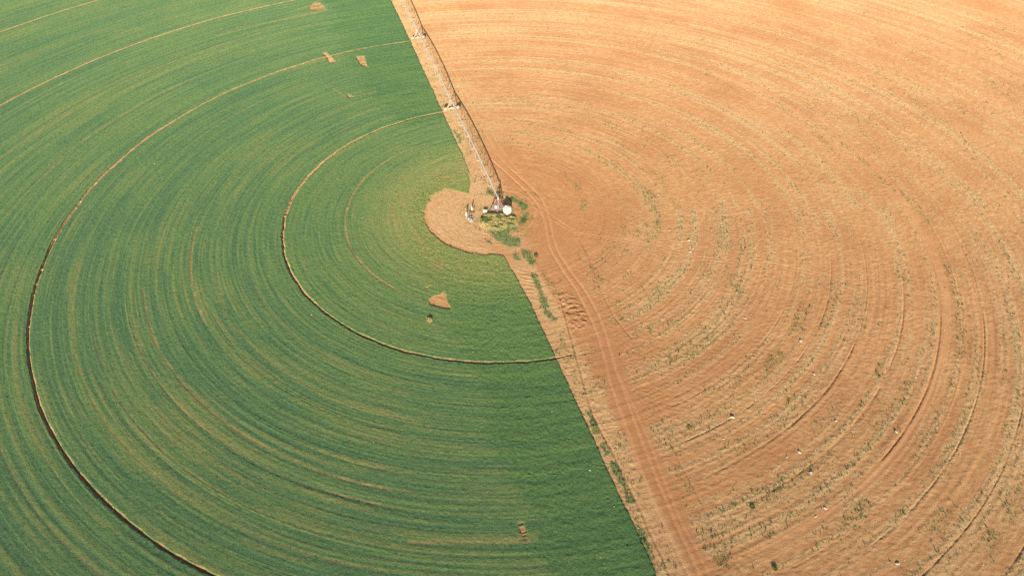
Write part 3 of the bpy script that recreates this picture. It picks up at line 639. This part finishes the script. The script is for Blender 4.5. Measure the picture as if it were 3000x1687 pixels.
MB().box((.1, -.3, .09), (.9, .9, .18)).build('plinth', M['conc'], pm); MB().tube((.15, -.3, .18), (.15, -.3, .62), .22, .18, n=14).tube((.15, -.3, .62), (.15, -.3, .74), .12, n=12).build('motor', M['teal'], pm)
MB().tube((-.1, .1, .1), (-.1, .1, 1.25), .07, n=10).tube((-.1, .1, .95), (.75, .25, .95), .07, n=10).tube((.6, .22, .95), (.6, .22, .1), .05).tube((-.1, .1, .5), (-.1, .1, .6), .13, n=12).tube((.3, .17, .95), (.42, .19, .95), .13, n=12).build('riser_pipe', M['blue'], pm)
wm = MB(); cc = Vector((-.1, .1, 1.42))
for k in range(12): a0, a1 = k * math.pi / 6, (k + 1) * math.pi / 6; wm.tube(cc + Vector((math.cos(a0), math.sin(a0), 0)) * .2, cc + Vector((math.cos(a1), math.sin(a1), 0)) * .2, .025, n=6)
wm.tube(cc - Vector((.2, 0, 0)), cc + Vector((.2, 0, 0)), .02).tube(cc - Vector((0, 0, .2)), cc, .025); wm.build('valve_wheel', M['red'], pm)
vx, vy = G(1373.3, 643.5)
vv = empty('valve', (vx, vy, 0)); tag(vv, 'small grey valve on a short white stub just left of the pump', 'valve')
MB().tube((0, 0, 0), (0, 0, .5), .09, n=12).build('stub', M['white'], vv); MB().tube((-.2, 0, .42), (.2, 0, .42), .11, n=12).box((0, 0, .72), (.16, .16, .28)).tube((0, 0, .84), (0, 0, .88), .17, n=12).build('bonnet', M['blue'], vv)
hs = MB(); hp = [G(*p) for p in [(1404,512),(1412,524),(1421,534),(1430,541),(1438,550),(1447,566)]]
hs.path([(x_, y_, .06) for x_, y_ in hp], .05, 6); tag(hs.build('hose', M['hose']), 'faded orange hose lying on the soil under the first span of the arm', 'hose')

# ------------------------------------------------------------------ stones and clods
def ground_z(x, y):
    f = fields(np.array([x], np.float32), np.array([y], np.float32)); soilfields(np.array([x], np.float32), np.array([y], np.float32), f); return float(f['z'][0])
def stone(size, seed, flat=.7):
    n, m = 10, 7; rs = random.Random(seed); vs = []; ph = [rs.uniform(0, 6) for _ in range(6)]
    for k in range(m + 1):
        t = math.pi * k / m
        for i in range(n):
            a = i * 2 * math.pi / n; rr = 1 + .22 * math.sin(2 * a + ph[0] + t) + .16 * math.sin(3 * a + ph[1] - 2 * t) + .10 * math.sin(5 * a + ph[2]) + rs.uniform(-.09, .09)
            vs.append((math.sin(t) * math.cos(a) * rr * size, math.sin(t) * math.sin(a) * rr * size * .8, (math.cos(t) * flat * (1 + .1 * math.sin(a + ph[3])) + .25 * flat) * size))
    return MB().add(vs, [(k * n + i, k * n + (i + 1) % n, (k + 1) * n + (i + 1) % n, (k + 1) * n + i) for k in range(m) for i in range(n)][::-1])
ROCKS = [  # px, py, radius, material, label
 (2146,1222,.55,'stone','large pale rock with a dark shadow beside the innermost furrow line at lower right'), (2018,705,.50,'stone','pale rock casting a dark shadow alone right of the dirt tracks, level with the tower'),
 (2022,738,.42,'stone','upper pale rock of the close group below the shadowed rock'), (2030,729,.34,'stone','right hand pale rock of the close group below the shadowed rock'), (2014,746,.30,'stone','lowest small pale rock of the close group below the shadowed rock'),
 (2183,932,.40,'stone','pale rock in the middle of the bare field above the long furrows'), (2346,998,.62,'stone','long pale rock beside green weeds in the bare field'), (2342,1324,.55,'stone','pale rock just above the long green weed row'),
 (2376,1384,.42,'stone','pale rock touching the right side of the long green weed row'), (2418,1488,.46,'stone','pale rock alone below the long green weed row'), (2625,1265,.42,'stone','pale rock with a shadow right of centre between two furrow lines'),
 (2630,1650,.48,'stone','pale rock nearest the bottom edge of the bare field'), (2448,1233,.38,'stone','pale rock above the furrow crossing at lower right'), (2119,1285,.36,'stone','small pale rock left of the furrow that starts beside the tracks'),
 (2305,1338,.34,'stone','small pale rock left of the rock over the green weed row'), (2212,725,.32,'stone','small pale rock on faint straight tracks in the bare field'), (2858,268,.62,'stone','pale rock nearest the top right corner of the bare field'),
 (2817,392,.50,'dstone','dark clod in the upper right of the bare field'), (2667,56,.42,'dstone','dark clod nearest the top edge of the bare field'), (2665,194,.36,'dstone','dark clod below the topmost clod in the bare field'),
 (2223,533,.34,'dstone','dark clod right of the weed rows level with the arm foot'), (1961,675,.42,'stone','pale rock with a dark side beside the dense weed row'), (2158,364,.42,'stone','pale rock in the upper middle of the bare field'),
 (1884,506,.38,'stone','pale rock above the curved weed row right of the hub'), (1930,571,.34,'stone','pale rock at the outer side of the curved weed row'), (1694,686,.26,'stone','small pale rock on the straight track leading right from the hub'),
 (2986,1302,.38,'stone','pale rock nearest the right edge of the bare field'), (2385,1096,.40,'stone','pale rock left of the pale straw patch in the bare field'), (2390,1512,.30,'stone','small pale rock below the lone rock at lower right'),
 (1501,627,.36,'stone','pale stone against the right side of the water tank'), (1509,638,.45,'stone','largest pale stone right of the water tank'), (1497,642,.30,'stone','small pale stone in front of the water tank'), (1505,632,.30,'dstone','brown clod among the stones right of the tank'),
 (1387,1032,.34,'stone','pale stone in the green crop just inside the inner wheel track'), (1617,1207,.34,'stone','round white stone in the dense green crop above the other white stones'), (1728,1379,.40,'stone','white stone in the dense crop close to its lower right edge'),
 (1799,1485,.28,'stone','small white stone nearest the crop edge low down'), (1544,1497,.26,'stone','small white stone above the bare notch in the crop'), (1758,1633,.28,'stone','small white stone nearest the bottom edge in the crop'),
 (454,481,.40,'stone','white stone in the crop inside the second wheel track, upper left'), (741,662,.30,'stone','white stone left of the inner wheel track'), (914,924,.42,'stone','pale stone touching the outer side of the inner wheel track'),
 (991,666,.30,'stone','pale stone inside the inner wheel track, left of the hub'), (562,836,.30,'stone','pale stone on the thin bare row in the middle of the left crop'), (1360,766,.26,'stone','pale stone in the crop just below the round clearing'), (1095,1297,.30,'stone','pale stone in the lower middle of the crop'),
]
for i, (px, py, rr, mt, lab) in enumerate(ROCKS):
    x_, y_ = G(px, py); incrop = mt == 'stone' and i >= 33
    o = stone(rr * (.45 if mt == 'stone' and i >= 33 else .70), 100 + i, .42 if i not in (0, 1, 10) else .7).build('rock' if mt == 'stone' else 'soil_clod', M[mt]); o.location = (x_, y_, max(ground_z(x_, y_), -.2) + (.20 if incrop else 0)); o.rotation_euler.z = i * 1.7
    tag(o, lab, 'rock' if mt == 'stone' else 'clod', 'stones lying in the green crop' if incrop else 'rocks and clods on the bare soil')

# ------------------------------------------------------------------ plants round the hub
def bushmesh(name, n, rad, h, tint0, mat, seed):
    rs = np.random.default_rng(seed); a = rs.uniform(0, 6.28, n); q = rad * np.sqrt(rs.random(n)); x = q * np.cos(a); y = q * np.sin(a)
    return scatter(name, x, y, np.maximum(0, h * .45 * (1 - (q / rad) ** 2)) * rs.random(n), h * rs.uniform(.5, 1.1, n), np.clip(rs.normal(tint0, .2, n), 0, 1), mat, 7, .55, .13)
n = 5200; pp = rng.random((n, 2)); bx_ = G(1408, 655)[0] + pp[:, 0] * (G(1514, 650)[0] - G(1408, 655)[0]); by_ = -7.6 + pp[:, 1] * 5.6
m_ = poly(bx_, by_, MOUND, .5) > rng.random(n) * .9; bx_, by_ = bx_[m_], by_[m_]
clump = fbm(bx_ / 1.1, by_ / 1.1, 201, 2); k_ = clump > .40; bx_, by_, clump = bx_[k_], by_[k_], clump[k_]
f = fields(bx_, by_); soilfields(bx_, by_, f)
tag(scatter('rank_weeds', bx_, by_, f['z'], .16 + .55 * np.clip(clump - .40, 0, .4), np.clip(vn(bx_ / .9, by_ / .9, 202) * 1.1 + rng.normal(0, .15, len(bx_)), 0, 1), M['bush'], 7, .7, .20), 'tangle of dry and green weeds heaped in front of the rusty tower', 'weeds', kind='stuff')
for i, (px, py, rad, h, t0, lab) in enumerate([
    (1258, 943, .5, .55, .95, 'pale dry bush standing alone in the green crop'), (1464, 642, .50, .55, .15, 'dark green bush in the weeds in front of the tower'), (1437, 566, .70, .2, .3, 'green bush beside the arm behind the tower'),
    (1533, 650, .6, .25, .2, 'bright green bush at the right edge of the hub clearing'), (1528, 600, .55, .22, .3, 'green bush right of the tank shadow'), (1498, 583, .5, .22, .3, 'green bush just behind the water tank'),
    (2018, 1252, .4, .2, .5, 'green bush left of the large pale rock'), (1570, 752, .4, .35, .3, 'small bush beside the track below the hub'), (2204, 1484, .4, .22, .3, 'green bush at the lower left end of the long weed row'), (2270, 1664, .35, .25, .35, 'small dark green bush close to the bottom edge')]):
    x_, y_ = G(px, py); o = bushmesh('bush', 170, rad, h, t0, M['bush'], 300 + i); o.location = (x_, y_, ground_z(x_, y_) + (.15 if i == 0 else 0)); tag(o, lab, 'bush', 'bushes')
